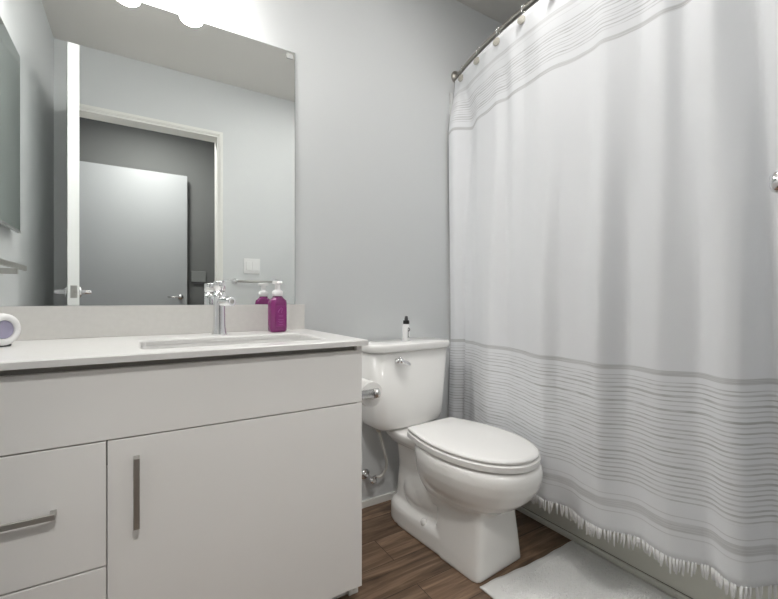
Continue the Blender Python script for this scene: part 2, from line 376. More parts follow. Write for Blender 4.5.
def curtain_x(y, z):
    f = (CT - z) / (CT - CB)
    if y not in CACHE: CACHE[y] = [smooth_interp(t_, y) for t_ in (C_TOP, C_MID, C_BOT)]
    a, b_, c = CACHE[y]; za, zb, zc = 1.905, 0.777, 0.293
    if z > zb:
        t_ = min(1, (z - zb) / (za - zb)); t_ = t_ * t_ * (3 - 2 * t_); x_ = b_ + (a - b_) * t_
    else:
        t_ = min(1.15, (zb - z) / (zb - zc)); x_ = b_ + (c - b_) * t_
    # pinned to the rings along the rod at the top edge
    g = max(0.0, (z - 1.90) / (CT - 1.90)); g = g * g * (3 - 2 * g)
    ph = (hook_y[0] - y) / 0.1565
    x_ = x_ * (1 - g) + (rodx(y) - 0.008 + 0.008 * (math.cos(2 * PI * ph) - 1) * 0.5) * g
    x_ += 0.0012 * math.sin(y * 61 + 3 * f) * f
    return x_
NY, NZ = 560, 90
y0c, y1c = 1.692, 0.150
bm = bmesh.new(); uvl = bm.loops.layers.uv.new('UVMap')
grid = []
for i in range(NY + 1):
    y = y0c + (y1c - y0c) * i / NY; row = []
    ph = (hook_y[0] - y) / 0.1565
    for j in range(NZ + 1):
        v = CB + (CT - CB) * j / NZ
        f = (CT - v) / (CT - CB)
        z = v - 0.007 * (1 - math.cos(2 * PI * ph)) * 0.5 * (1 - f) 
        z += f * 0.006 * math.sin(5 * y + 1)
        row.append((bm.verts.new((curtain_x(y, v), y, z)), y, v))
    grid.append(row)
for i in range(NY):
    for j in range(NZ):
        q = (grid[i][j], grid[i + 1][j], grid[i + 1][j + 1], grid[i][j + 1])
        fc = bm.faces.new([a[0] for a in q]); fc.smooth = True
        for lp, a in zip(fc.loops, q): lp[uvl].uv = (a[1] * 1.1, a[2])
cur = empty('shower_curtain', 'white cotton shower curtain with grey stripes and fringed hem in front of the tub', 'shower curtain', (rodx(0.92), 0.92, 0.16))
bmesh.ops.translate(bm, verts=bm.verts, vec=(-rodx(0.92), -0.92, -0.16))
cl = link('cloth', bm, M['curtain'], cur, smooth=True)
k = cl.modifiers.new('solid', 'SOLIDIFY'); k.thickness = 0.0015; k.offset = 0
bm = bmesh.new()
NF = 190
for i in range(NF):
    y = y0c + (y1c - y0c) * (i + 0.5 + random.uniform(-0.3, 0.3)) / NF
    x_ = curtain_x(y, CB); z = CB + 0.006 * math.sin(5 * y + 1) + 0.004
    L = random.uniform(0.032, 0.048); dy = random.uniform(-0.005, 0.005); dx = random.uniform(-0.006, 0.004)
    p0 = Vector((x_, y, z)); p3 = p0 + Vector((dx, dy, -L))
    for s in (-1, 1):
        o_ = Vector((0.0006 * s, 0.0010 * s, 0))
        tube(bm, [p0 + o_, p0 + o_ * 1.6 + Vector((dx * .3, dy * .2, -L * .4)), p3 + o_ * random.uniform(0.5, 2.5)], [0.0022, 0.0027, 0.0010], 6)
bmesh.ops.translate(bm, verts=bm.verts, vec=(-rodx(0.92), -0.92, -0.16))
link('fringe', bm, M['fringe'], cur, smooth=True)
# rings
ordn = ['nearest the back wall', 'second from the back wall', 'third from the back wall', 'fourth from the back wall', 'fifth from the back wall',
        'fifth from the doorway wall', 'fourth from the doorway wall', 'third from the doorway wall', 'second from the doorway wall', 'nearest the doorway wall']
def ring_parts():
    t = empty('curtain_ring', '', 'curtain ring', (0, 0, 0), 0, 'beaded rings along the curved curtain rod')
    bm = bmesh.new(); pts = []
    for i in range(27):
        a = math.radians(-60 + 300 * i / 26)
        pts.append((0.0165 * math.cos(a) * 0.9, 0, 0.002 + 0.0165 * math.sin(a)))
    pts = [( -0.006, 0, -0.030)] + [(-0.012, 0, -0.018)] + [(0.0165 * math.cos(math.radians(a)), 0, 0.0165 * math.sin(math.radians(a))) for a in range(210, -60, -15)] + [(0.004, 0, -0.024)]
    tube(bm, pts, 0.0016, 8)
    link('ring_wire', bm, M['chrome'], t, smooth=True)
    bm = bmesh.new(); tube(bm, [(-0.0, -0.006, 0.0145), (0, 0.006, 0.0145)], 0.0042, 10)
    link('roller_bead', bm, M['chrome'], t, smooth=True)
    bm = bmesh.new(); lathe(bm, [(0.003, 0.0), (0.015, 0.0005), (0.018, 0.003), (0.018, 0.005), (0.015, 0.0075), (0.003, 0.008)], (-0.0125, 0, -0.054), (-1, 0, 0), 24)
    link('stone_disc', bm, M['bead'], t, smooth=True)
    return t
proto = ring_parts()
for i, y in enumerate(hook_y):
    if i == 0: r = proto
    else:
        r = proto.copy(); COL.objects.link(r)
        for ch in proto.children:
            c = ch.copy(); COL.objects.link(c); c.parent = r
    r.location = (rodx(y), y, RZ)
    slope = (rodx(y + 0.01) - rodx(y - 0.01)) / 0.02
    r.rotation_euler = (0, 0, -math.atan(slope) + math.radians(24))
    r['label'] = 'metal curtain ring with round stone-look disc, ' + ordn[i]

# ------------------------------------------------------------------ vanity
VX0, VX1, VF = XL + 0.001, 0.618, 1.162
DIV = -0.064
van = empty('vanity_cabinet', 'pale grey flat-front vanity cabinet under the white countertop', 'cabinet', (0.08, VF, 0))
def P(name, bm, m, par=van, **k):
    if par is van: bmesh.ops.translate(bm, verts=bm.verts, vec=(-0.08, -VF, 0))
    return link(name, bm, m, par, **k)
bm = bmesh.new()
box(bm, VX0, VX0 + 0.018, VF + 0.022, YB - 0.001, 0.065, 0.850); box(bm, VX1 - 0.018, VX1, VF + 0.002, YB - 0.001, 0.065, 0.850)
box(bm, VX0, VX1, VF + 0.04, YB - 0.001, 0.065, 0.083); box(bm, VX0, VX1, YB - 0.012, YB - 0.001, 0.083, 0.76)
box(bm, DIV - 0.009, DIV + 0.009, VF + 0.022, YB - 0.012, 0.065, 0.66)
P('carcass', bm, M['cab'])
P('painted_shade_rail', BX(VX0 + 0.018, VX1 - 0.018, VF + 0.0195, VF + 0.038, 0.60, 0.850), M['dark'])  # dark strip standing in for the shade below the counter edge
P('toe_kick', BX(VX0, VX1 - 0.018, 1.235, 1.25, 0.0, 0.065), M['cab'])
P('toe_kick_end', BX(VX1 - 0.018, VX1 + 0.018, 1.222, 1.262, 0.0, 0.060), M['trim'], bevel=0.002)
P('fascia', BX(VX0, VX1 - 0.0, VF, VF + 0.019, 0.666, 0.834), M['cab'], bevel=0.0012)
door = P('door', BX(DIV + 0.0015, VX1, VF, VF + 0.019, 0.066, 0.6625), M['cab'], bevel=0.0012)
dr1 = P('drawer', BX(VX0, DIV - 0.0015, VF, VF + 0.019, 0.3705, 0.6625), M['cab'], bevel=0.0012)
dr2 = P('drawer', BX(VX0, DIV - 0.0015, VF, VF + 0.019, 0.066, 0.3665), M['cab'], bevel=0.0012)
def bar_handle(par, cx, cz, L, vertical):
    bm = bmesh.new(); h = L / 2; w2 = 0.0065; off = 0.026
    # flat strap with slanted returns
    prof = [(-h + 0.0, 0), (-h, off), (h, off), (h, 0), (h - 0.012, 0), (h - 0.009, off - 0.006), (-h + 0.009, off - 0.006), (-h + 0.012, 0)]
    lo = [[], []]
    for k_, s in enumerate((-w2, w2)):
        for a, d in prof:
            lo[k_].append((s, -d, a) if vertical else (a, -d, s))
    loft(bm, lo)
    bmesh.ops.translate(bm, verts=bm.verts, vec=(cx - 0.08, 0, cz))
    return link('handle', bm, M['nickel'], par, bevel=0.0012)
bar_handle(door, -0.004, 0.533, 0.170, True)
bar_handle(dr1, -0.262, 0.522, 0.212, False)
bar_handle(dr2, -0.262, 0.225, 0.212, False)

# countertop with integrated basin
ct = empty('countertop', 'white quartz countertop with integrated rectangular basin and low backsplash', 'countertop', (0.08, 1.42, 0.851))
CX0, CX1, CY0, CY1, CZ = XL + 0.001, 0.628, 1.136, YB - 0.001, 0.869
BX0, BX1, BY0, BY1 = 0.005, 0.525, 1.225, 1.505
def rect_match(x0, x1, y0, y1, ref, z):
    cx, cy = (BX0 + BX1) / 2, (BY0 + BY1) / 2; pts = []
    for (px, py, _) in ref:
        # corners by angle sector: project from the inner rounded corner to the outer rectangle
        u = (px - BX0) / (BX1 - BX0); v = (py - BY0) / (BY1 - BY0)
        pts.append([px, py, u, v])
    out = []
    k = 7
    for q in range(4):
        seg_ = pts[q * k:(q + 1) * k]; cxr = (x1, x0, x0, x1)[q]; cyr = (y1, y1, y0, y0)[q]
        for i, (px, py, u, v) in enumerate(seg_):
            if i < 3:
                o_ = (cxr, py) if q in (0, 2) else (px, cyr)
            elif i == 3: o_ = (cxr, cyr)
            else: o_ = (px, cyr) if q in (0, 2) else (cxr, py)
            out.append((o_[0], o_[1], z))
    return out
ref = rrect(BX0, BX1, BY0, BY1, 0.03, CZ)
R = lambda e_, z, r: rrect(BX0 - e_, BX1 + e_, BY0 - e_, BY1 + e_, r, z)
bm = bmesh.new()
loops = [R(0, CZ - 0.018, 0.03), R(0, CZ - 0.006, 0.03), R(0.002, CZ - 0.002, 0.032), R(0.006, CZ, 0.036)]
e_ = 0.003
loops += [rect_match(CX0 + e_, CX1 - e_, CY0 + e_, CY1 - e_, ref, CZ), rect_match(CX0, CX1, CY0, CY1, ref, CZ - e_), rect_match(CX0, CX1, CY0, CY1, ref, CZ - 0.018)]
rows = loft(bm, loops, cap=False)
for i in range(28): bm.faces.new((rows[-1][i], rows[-1][(i + 1) % 28], rows[0][(i + 1) % 28], rows[0][i]))
bmesh.ops.translate(bm, verts=bm.verts, vec=(-0.08, -1.42, -0.851))
link('slab', bm, M['counter'], ct)
bm = bmesh.new()
loft(bm, [R(0.0, CZ - 0.019, 0.03), R(-0.003, CZ - 0.045, 0.03), R(-0.010, CZ - 0.062, 0.035), R(-0.03, CZ - 0.070, 0.04), R(-0.10, CZ - 0.074, 0.03), R(-0.12, CZ - 0.076, 0.02)], cap=False)
rr = [v for v in bm.verts][-28:]; bm.faces.new(rr)
bmesh.ops.translate(bm, verts=bm.verts, vec=(-0.08, -1.42, -0.851))
bs = link('basin', bm, M['counter'], ct, smooth=True)
bm = bmesh.new(); lathe(bm, [(0.024, -0.002), (0.024, 0.002), (0.018, 0.004), (0.004, 0.0045)], (0.265 - 0.08, 1.38 - 1.42, CZ - 0.076 - 0.851), (0, 0, 1), 24)
link('drain', bm, M['chrome'], bs, smooth=True)
link('backsplash', BX(CX0 - 0.08, 0.616 - 0.08, YB - 0.021 - 1.42, YB - 0.001 - 1.42, CZ + 0.0002 - 0.851, 0.9765 - 0.851), M['splash'], ct, bevel=0.0015)

# faucet
fa = empty('faucet', 'tall chrome single-lever basin faucet on the white countertop', 'faucet', (0.252, 1.585, CZ))
bm = bmesh.new(); lathe(bm, [(0.0275, 0.0), (0.0275, 0.004), (0.0250, 0.012), (0.0228, 0.030), (0.0215, 0.06), (0.0210, 0.13), (0.0210, 0.158)], (0, 0, 0), (0, 0, 1), 40)
link('faucet_body', bm, M['chrome'], fa, smooth=True)
bm = bmesh.new(); lathe(bm, [(0.0198, 0.158), (0.0198, 0.160)], (0, 0, 0), (0, 0, 1), 40); link('joint_ring', bm, M['black'], fa, smooth=True)
bm = bmesh.new(); lathe(bm, [(0.0210, 0.160), (0.0210, 0.192), (0.0195, 0.1955), (0.010, 0.196)], (0, 0, 0), (0, 0, 1), 40)
link('handle_cap', bm, M['chrome'], fa, smooth=True)
bm = bmesh.new()
lo = []
for tt, wd, th in ((0, 0.010, 0.003), (0.03, 0.008, 0.0026), (0.07, 0.006, 0.002)):
    c = Vector((0.010 + tt * 0.35, -0.006 - tt * 0.85, 0.1975 + tt * 0.02)); sd = Vector((0.92, 0.38, 0)) * wd
    lo.append([c - sd - Vector((0, 0, th / 2)), c + sd - Vector((0, 0, th / 2)), c + sd + Vector((0, 0, th / 2)), c - sd + Vector((0, 0, th / 2))])
loft(bm, lo); link('lever', bm, M['chrome'], fa, bevel=0.0008)
sd = Vector((0.42, -0.91, 0.0)).normalized()
bm = bmesh.new(); lathe(bm, [(0.0165, 0.006), (0.0175, 0.02), (0.0175, 0.072), (0.0165, 0.075), (0.0140, 0.0755)], (0, 0, 0.122), sd, 32)
sp = link('spout', bm, M['chrome'], fa, smooth=True)
bm = bmesh.new(); lathe(bm, [(0.0080, 0.0756), (0.0080, 0.0762)], (0, 0, 0.122), sd, 24); link('aerator', bm, M['nickel'], sp, smooth=True)

# foaming soap bottle
sb = empty('soap_bottle', 'magenta foaming hand soap bottle with white pump on the countertop', 'soap bottle', (0.470, 1.597, CZ + 0.0005), math.radians(12))
def oct_loop(wx, wy, c, z):
    return [(wx, -wy + c, z), (wx, wy - c, z), (wx - c, wy, z), (-wx + c, wy, z), (-wx, wy - c, z), (-wx, -wy + c, z), (-wx + c, -wy, z), (wx - c, -wy, z)]
bm = bmesh.new()
loft(bm, [oct_loop(0.029, 0.020, 0.010, 0), oct_loop(0.0345, 0.024, 0.012, 0.005), oct_loop(0.0355, 0.025, 0.012, 0.012), oct_loop(0.0355, 0.025, 0.012, 0.112), oct_loop(0.033, 0.0235, 0.011, 0.124), oct_loop(0.022, 0.0195, 0.009, 0.134), oct_loop(0.0175, 0.0175, 0.0085, 0.137), oct_loop(0.017, 0.017, 0.0085, 0.142)])
bo = link('bottle', bm, M['soap'], sb, bevel=0.003, seg=3)
bm = bmesh.new(); box(bm, -0.020, 0.020, -0.0262, -0.0254, 0.022, 0.105)
lb = link('label', bm, M['soaplabel'], bo, bevel=0.0003)
bm = bmesh.new()
def stroke(pts, r=0.0006):
    tube(bm, [(px, -0.0265, pz) for px, pz in pts], r, 6)
stroke([(-0.010, 0.082), (-0.004, 0.090), (0.003, 0.096), (0.006, 0.093), (0.004, 0.083), (0.002, 0.076)]); stroke([(-0.008, 0.088), (-0.012, 0.080), (-0.008, 0.076)])
for z, a in ((0.066, 0.010), (0.061, 0.008), (0.050, 0.012), (0.043, 0.013), (0.038, 0.007), (0.030, 0.009)): stroke([(-a, z), (a, z)], 0.0005)
link('lettering', bm, M['soapmark'], lb)
bm = bmesh.new()
lathe(bm, [(0.0175, 0.1425), (0.0205, 0.144), (0.0210, 0.158), (0.0180, 0.163), (0.0120, 0.166), (0.0105, 0.170), (0.0105, 0.186), (0.0120, 0.190)], (0, 0, 0), (0, 0, 1), 28)
pm = link('pump_collar', bm, M['pumpwhite'], sb, smooth=True)
bm = bmesh.new()
lo = []
for z, a, b_ in ((0.1902, 0.0195, 0.0115), (0.194, 0.0225, 0.0125), (0.200, 0.0215, 0.0115), (0.2025, 0.017, 0.009)):
    lo.append([(a * math.cos(t_), b_ * math.sin(t_), z) for t_ in [2 * PI * i / 24 for i in range(24)]])
loft(bm, lo)
tube(bm, [(0, -0.005, 0.196), (0, -0.024, 0.194), (0, -0.029, 0.190)], [0.0065, 0.0058, 0.0045], 12)
link('pump_head', bm, M['pumpwhite'], sb, smooth=True)

# round gadget at the left end of the counter
ax = Vector((0.76, -0.65, 0)).normalized()
gd = empty('sound_machine', 'small white cylindrical sound machine with lavender round face, at the countertop left end', 'sound machine', (-0.318, 1.49, CZ + 0.0005))
c0 = Vector((0, 0, 0.047))
bm = bmesh.new(); lathe(bm, [(0.030, -0.085), (0.040, -0.080), (0.044, -0.070), (0.0445, 0.0), (0.0430, 0.010), (0.035, 0.0150), (0.027, 0.0150), (0.0255, 0.010), (0.0255, 0.008)], c0, ax, 48)
link('housing', bm, M['plastic'], gd, smooth=True)
bm = bmesh.new(); lathe(bm, [(0.0252, 0.0085), (0.023, 0.0105), (0.015, 0.0095), (0.002, 0.009)], c0, ax, 40)
link('front_face', bm, M['lavender'], gd, smooth=True)
bm = bmesh.new(); s_ = Vector((0.65, 0.76, 0))
lo = []
for z, e2 in ((0.0, 0.020), (0.004, 0.022), (0.006, 0.022)):
    lo.append([ax * a * 0.9 + s_ * e2 * q + Vector((0, 0, z)) for a, q in ((0.006, -1), (0.006, 1), (-0.08, 1), (-0.08, -1))])
loft(bm, lo); link('foot_pad', bm, M['darkgrey'], gd)

# ------------------------------------------------------------------ wall mirror
mi = empty('wall_mirror', 'large frameless wall mirror above the countertop backsplash', 'mirror', (0.06, YB, 0.978))
MX0, MX1, MZ0, MZ1 = XL + 0.001, 0.578, 0.978, 2.070
def ML(name, x0, x1, y0, y1, z0, z1, m, **k): return link(name, BX(x0 - 0.06, x1 - 0.06, y0 - YB, y1 - YB, z0 - 0.978, z1 - 0.978), m, mi, **k)
ML('mirror_backing', MX0, MX1, YB - 0.0055, YB - 0.0005, MZ0, MZ1, M['edge'])
ML('mirror_glass', MX0, MX1 - 0.0015, YB - 0.0062, YB - 0.0056, MZ0, MZ1 - 0.0015, M['mirror'])
ML('mirror_clip', 0.540, 0.568, YB - 0.010, YB - 0.0064, 2.036, 2.059, M['clip'], bevel=0.0015)
ML('mirror_clip', -0.30, -0.272, YB - 0.010, YB - 0.0064, 2.036, 2.059, M['clip'], bevel=0.0015)

# vanity light above the mirror
vl = empty('vanity_light', 'three-lamp vanity light with opal glass shades above the wall mirror', 'wall light', (-0.037, YB, 2.24))
link('backplate', BX(-0.30, 0.30, -0.024, -0.0005, -0.03, 0.03), M['chrome'], vl, bevel=0.003)
for dx in (-0.222, 0.0, 0.222):
    bm = bmesh.new(); tube(bm, [(dx, -0.024, 0), (dx, -0.10, 0.0), (dx, -0.142, 0.012), (dx, -0.145, 0.035)], 0.007, 12)
    link('arm', bm, M['chrome'], vl, smooth=True)
    bm = bmesh.new(); lathe(bm, [(0.026, 0.030), (0.030, 0.034), (0.030, 0.046), (0.02, 0.05)], (dx, -0.145, 0), (0, 0, 1), 24)
    link('shade_cap', bm, M['chrome'], vl, smooth=True)
    bm = bmesh.new(); lathe(bm, [(0.043, -0.084), (0.044, -0.082), (0.044, 0.022), (0.038, 0.029), (0.02, 0.030)], (dx, -0.145, 0), (0, 0, 1), 40)
    sh = link('lamp_shade', bm, M['shade'], vl, smooth=True)
    bm = bmesh.new(); lathe(bm, [(0.0425, -0.0845), (0.042, -0.0875), (0.038, -0.0925), (0.026, -0.0965), (0.002, -0.098)], (dx, -0.145, 0), (0, 0, 1), 40)
    link('diffuser', bm, M['lamp'], sh, smooth=True)

# round lamps added out of view to brighten the bathroom, one from the hall
def added_ceiling_lamp(label, loc, r, strength):
    t = empty('added_ceiling_light', label, 'ceiling light', loc)
    bm = bmesh.new(); lathe(bm, [(r + 0.018, -0.0005), (r + 0.018, -0.008), (r + 0.012, -0.014), (r, -0.014), (r, -0.008)], (0, 0, 0), (0, 0, 1), 48)
    link('fill_lamp_frame', bm, M['trim'], t, smooth=True)
    m_ = M['lamp'].copy(); m_.name = 'fill_lamp_diffuser'; m_.node_tree.nodes['Principled BSDF'].inputs['Emission Strength'].default_value = strength
    bm = bmesh.new(); lathe(bm, [(r - 0.001, -0.010), (r - 0.001, -0.015), (r * 0.8, -0.020), (r * 0.3, -0.024), (0.002, -0.0245)], (0, 0, 0), (0, 0, 1), 48)
    link('diffuser', bm, m_, t, smooth=True)
added_ceiling_lamp('added round ceiling fill light over the middle of the bathroom', (0.70, 0.93, ZC), 0.14, CEIL_FILL)
added_ceiling_lamp('added round ceiling fill light in the bathroom corner by the doorway and curtain', (1.17, 0.80, ZC), 0.12, CEIL_FILL * 2.6)
added_ceiling_lamp('added round ceiling fill light in the hall outside the doorway', (0.12, -0.46, ZC), 0.14, HALL_FILL)

# ------------------------------------------------------------------ things on the left wall and on the doorway wall (seen in the mirror)
mc = empty('medicine_cabinet', 'mirrored medicine cabinet on the left wall, seen at the left edge of the wall mirror', 'medicine cabinet', (XL, 1.375, 1.29))
link('cabinet_body', BX(0.0005, 0.020, -0.235, 0.25, 0.012, 0.735), M['alu'], mc)
dr = link('cabinet_door', BX(0.0215, 0.030, -0.255, 0.27, 0.0, 0.742), M['edge'], mc)
link('mirror_glass', BX(0.0302, 0.031, -0.255, 0.27, 0.0, 0.742), M['mirror2'], dr)
link('bottom_rail', BX(0.0215, 0.0335, -0.255, 0.27, -0.010, -0.0002), M['alu'], dr)
tb = empty('towel_bar', 'flat metal towel bar on the left wall below the medicine cabinet', 'towel bar', (XL, 1.385, 1.127))
link('bar', BX(0.052, 0.060, -0.225, 0.225, -0.009, 0.012), M['nickel'], tb, bevel=0.001)
for y in (-0.115, 0.14):
    link('bracket', BX(0.0005, 0.052, y - 0.012, y + 0.012, -0.028, -0.006), M['nickel'], tb, bevel=0.001)
tb2 = empty('towel_bar', 'round metal towel bar on the doorway wall under the light switch, seen in the mirror', 'towel bar', (0.802, YF, 1.137))
bm = bmesh.new(); tube(bm, [(-0.165, 0.058, 0), (0.165, 0.058, 0)], 0.009, 16); link('bar', bm, M['nickel'], tb2, smooth=True)
for s in (-1, 1):
    bm = bmesh.new(); lathe(bm, [(0.024, 0.0005), (0.024, 0.006), (0.011, 0.012), (0.010, 0.044), (0.0125, 0.046), (0.0140, 0.056), (0.0135, 0.066), (0.010, 0.071)], (s * 0.165, 0, 0), (0, 1, 0), 24)
    link('post', bm, M['chrome'], tb2, smooth=True)
ls = empty('light_switch', 'white double rocker light switch on the doorway wall above the towel bar, in the mirror', 'light switch', (0.768, YF, 1.262))
link('wall_plate', BX(-0.063, 0.063, 0.0005, 0.007, -0.060, 0.060), M['plastic'], ls, bevel=0.002)
for s in (-1, 1):
    link('rocker', BX(s * 0.023 - 0.0215, s * 0.023 + 0.0215, 0.0072, 0.013, -0.034, 0.034), M['plastic'], ls, bevel=0.0015)
th = empty('thermostat', 'small pale thermostat on the darkened hall wall beside the hall door', 'thermostat', (0.525, YH, 1.225))
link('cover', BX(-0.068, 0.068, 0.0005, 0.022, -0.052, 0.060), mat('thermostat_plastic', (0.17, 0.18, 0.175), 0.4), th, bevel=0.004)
link('control_strip', BX(-0.05, 0.055, 0.0005, 0.016, -0.068, -0.0525), M['darkgrey'], th, bevel=0.001)

# ------------------------------------------------------------------ toilet  (local: +x sideways, -y away from the wall)
toi = empty('toilet', 'white two-piece toilet with closed lid between the vanity and the shower curtain', 'toilet', (1.070, YB, 0), math.radians(4.5))
def sup(a, yb, yf, n_, z, cnt=72, skew=0.5, ox=0.0):
    """superellipse loop: half width a, from y=-yb (back) to y=-yf (front), widest at `skew` of the length"""
    ym = yb + (yf - yb) * skew; out = []
    for i in range(cnt):
        t_ = 2 * PI * i / cnt; c_, s_ = math.cos(t_), math.sin(t_)
        x_ = a * math.copysign(abs(c_) ** (2 / n_), c_); yy = math.copysign(abs(s_) ** (2 / n_), s_)
        out.append((x_ + ox, -(ym + (yy * (yf - ym) if yy > 0 else yy * (ym - yb))), z))
    return out
bm = bmesh.new()
# bowl
loft(bm, [sup(0.092, 0.32, 0.655, 2.8, 0.17), sup(0.100, 0.31, 0.668, 2.6, 0.208), sup(0.122, 0.30, 0.695, 2.4, 0.232), sup(0.145, 0.29, 0.740, 2.3, 0.258), sup(0.165, 0.285, 0.780, 2.25, 0.292), sup(0.179, 0.28, 0.808, 2.2, 0.335),
          sup(0.184, 0.28, 0.818, 2.2, 0.368), sup(0.182, 0.28, 0.818, 2.2, 0.392), sup(0.176, 0.285, 0.812, 2.2, 0.407), sup(0.165, 0.29, 0.803, 2.2, 0.412)])
# front pedestal
loft(bm, [sup(0.131, 0.43, 0.676, 8, 0.0, skew=.7, ox=.009), sup(0.131, 0.43, 0.676, 8, 0.010, skew=.7, ox=.009), sup(0.127, 0.43, 0.674, 7.5, 0.05, skew=.7, ox=.009), sup(0.117, 0.425, 0.672, 7, 0.12, skew=.7, ox=.009), sup(0.108, 0.42, 0.668, 6, 0.20, skew=.7, ox=.009), sup(0.106, 0.42, 0.664, 5.5, 0.27, skew=.7, ox=.009)])
# deck under the tank
loft(bm, [sup(0.085, 0.08, 0.40, 4, 0.345), sup(0.106, 0.05, 0.42, 4, 0.375), sup(0.110, 0.045, 0.43, 4, 0.400), sup(0.106, 0.05, 0.42, 4, 0.406)])
# rear column
loft(bm, [sup(0.085, 0.10, 0.34, 3.0, 0.0), sup(0.074, 0.11, 0.33, 3.0, 0.12), sup(0.064, 0.12, 0.33, 3.0, 0.24), sup(0.074, 0.10, 0.36, 3.2, 0.38)])
# foot platform
loft(bm, [sup(0.128, 0.085, 0.60, 3.2, 0.0, ox=.007), sup(0.127, 0.087, 0.60, 3.2, 0.065, ox=.007), sup(0.120, 0.095, 0.58, 3.2, 0.083, ox=.007), sup(0.104, 0.11, 0.55, 3.2, 0.090, ox=.007)])
# trapway bulge
lo = []
for i in range(1, 16):
    a = PI * i / 16; zc = 0.150 - 0.110 * math.cos(a); rr_ = math.sin(a)
    lo.append(sup(0.094 * rr_ + 0.002, 0.30 - 0.14 * rr_, 0.30 + 0.18 * rr_, 2.3, zc, skew=0.45))
loft(bm, lo)
o = link('toilet_bowl', bm, M['porcelain'], None)
k = o.modifiers.new('r', 'REMESH'); k.mode = 'VOXEL'; k.voxel_size = 0.0055; k.use_smooth_shade = True
k = o.modifiers.new('s', 'SMOOTH'); k.iterations = 9; k.factor = 0.55
dg = bpy.context.evaluated_depsgraph_get(); me = bpy.data.meshes.new_from_object(o.evaluated_get(dg))
o.modifiers.clear(); o.data = me
for p in me.polygons: p.use_smooth = True
mn = min(v.co.z for v in me.vertices)
for v in me.vertices: v.co.z -= mn
if not me.materials: me.materials.append(M['porcelain'])
o.parent = toi
# bolt caps
for s in (-1, 1):
    bm = bmesh.new(); lathe(bm, [(0.014, -0.01), (0.014, 0.010), (0.010, 0.017), (0.003, 0.020)], (s * 0.104, -0.375, 0.080), (s * 0.35, 0, 1), 20)
    link('bolt_cap', bm, M['porcelain'], toi, smooth=True)
# tank
def tank_loop(hw, y0, y1, r, z, bulge=0.012, k_=8):
    pts = []
    for cx, cy, a0 in ((hw - 0.02, -y0 - 0.02, 0), (-hw + 0.02, -y0 - 0.02, 90), (-hw + r, -y1 + r, 180), (hw - r, -y1 + r, 270)):
        rr_ = 0.02 if a0 < 180 else r
        for i in range(k_ + 1):
            t_ = math.radians(a0 + 90 * i / k_); pts.append([cx + rr_ * math.cos(t_), cy + rr_ * math.sin(t_), z])
    # extra points along the front so that it can bow
    out = pts[:3 * (k_ + 1)]
    xa, xb = out[-1][0], pts[3 * (k_ + 1)][0]
    for i in range(1, 12): out.append([xa + (xb - xa) * i / 12, -y1, z])
    out += pts[3 * (k_ + 1):]
    for p in out:
        if p[1] < -(y0 + y1) / 2: p[1] -= bulge * (1 - (p[0] / hw) ** 2) * min(1, (-(p[1]) - (y0 + y1) / 2) / ((y1 - y0) / 2))
    return out
bm = bmesh.new()
loft(bm, [tank_loop(0.140, 0.05, 0.150, 0.035, 0.4075, 0.004), tank_loop(0.170, 0.035, 0.175, 0.045, 0.412, 0.008), tank_loop(0.188, 0.028, 0.187, 0.05, 0.426, 0.010), tank_loop(0.197, 0.025, 0.193, 0.052, 0.455), tank_loop(0.203, 0.024, 0.195, 0.052, 0.50), tank_loop(0.226, 0.022, 0.200, 0.055, 0.764)])
tk = link('tank', bm, M['porcelain'], toi, smooth=True)
bm = bmesh.new()
loft(bm, [tank_loop(0.222, 0.025, 0.197, 0.05, 0.7645), tank_loop(0.233, 0.020, 0.209, 0.058, 0.766), tank_loop(0.236, 0.018, 0.212, 0.060, 0.771), tank_loop(0.236, 0.018, 0.212, 0.060, 0.793), tank_loop(0.2345, 0.019, 0.2105, 0.059, 0.7975), tank_loop(0.230, 0.021, 0.206, 0.058, 0.7995), tank_loop(0.10, 0.10, 0.13, 0.01, 0.8003, 0.0)])
link('tank_lid', bm, M['porcelain'], toi, smooth=True)
# flush lever
bm = bmesh.new(); lathe(bm, [(0.013, 0.0), (0.013, 0.005), (0.009, 0.009), (0.007, 0.018)], (-0.118, -0.2085, 0.727), (0, -1, 0), 20)
tube(bm, [(-0.118, -0.226, 0.730), (-0.100, -0.228, 0.724), (-0.075, -0.230, 0.712), (-0.060, -0.230, 0.708)], [0.010, 0.0095, 0.0115, 0.006], 12)
tube(bm, [(-0.112, -0.222, 0.742), (-0.088, -0.224, 0.722)], [0.006, 0.004], 10)
link('flush_lever', bm, M['chrome'], tk, smooth=True)
# seat and cover
def seat_loop(hw, hb, yb, yf, z, n1=14, n2=26):
    ym = yb + (yf - yb) * 0.47; L = []
    for i in range(n1):
        s_ = i / n1; L.append((hb + (hw - hb) * math.sin(PI / 2 * s_), yb + (ym - yb) * s_))
    for i in range(n2 + 1):
        a = PI / 2 * i / n2; L.append((hw * math.cos(a) ** (2 / 2.15) if i < n2 else 0, ym + (yf - ym) * math.sin(a) ** (2 / 2.15)))
    return [(x_, -y_, z) for x_, y_ in L] + [(-x_, -y_, z) for x_, y_ in reversed(L[:-1])]
bm = bmesh.new()
loft(bm, [seat_loop(0.172, 0.125, 0.30, 0.800, 0.4165), seat_loop(0.180, 0.130, 0.295, 0.810, 0.4195), seat_loop(0.181, 0.131, 0.295, 0.812, 0.439), seat_loop(0.176, 0.128, 0.297, 0.807, 0.4425)])
link('seat', bm, M['seat'], toi, smooth=False, bevel=0.001)
bm = bmesh.new()
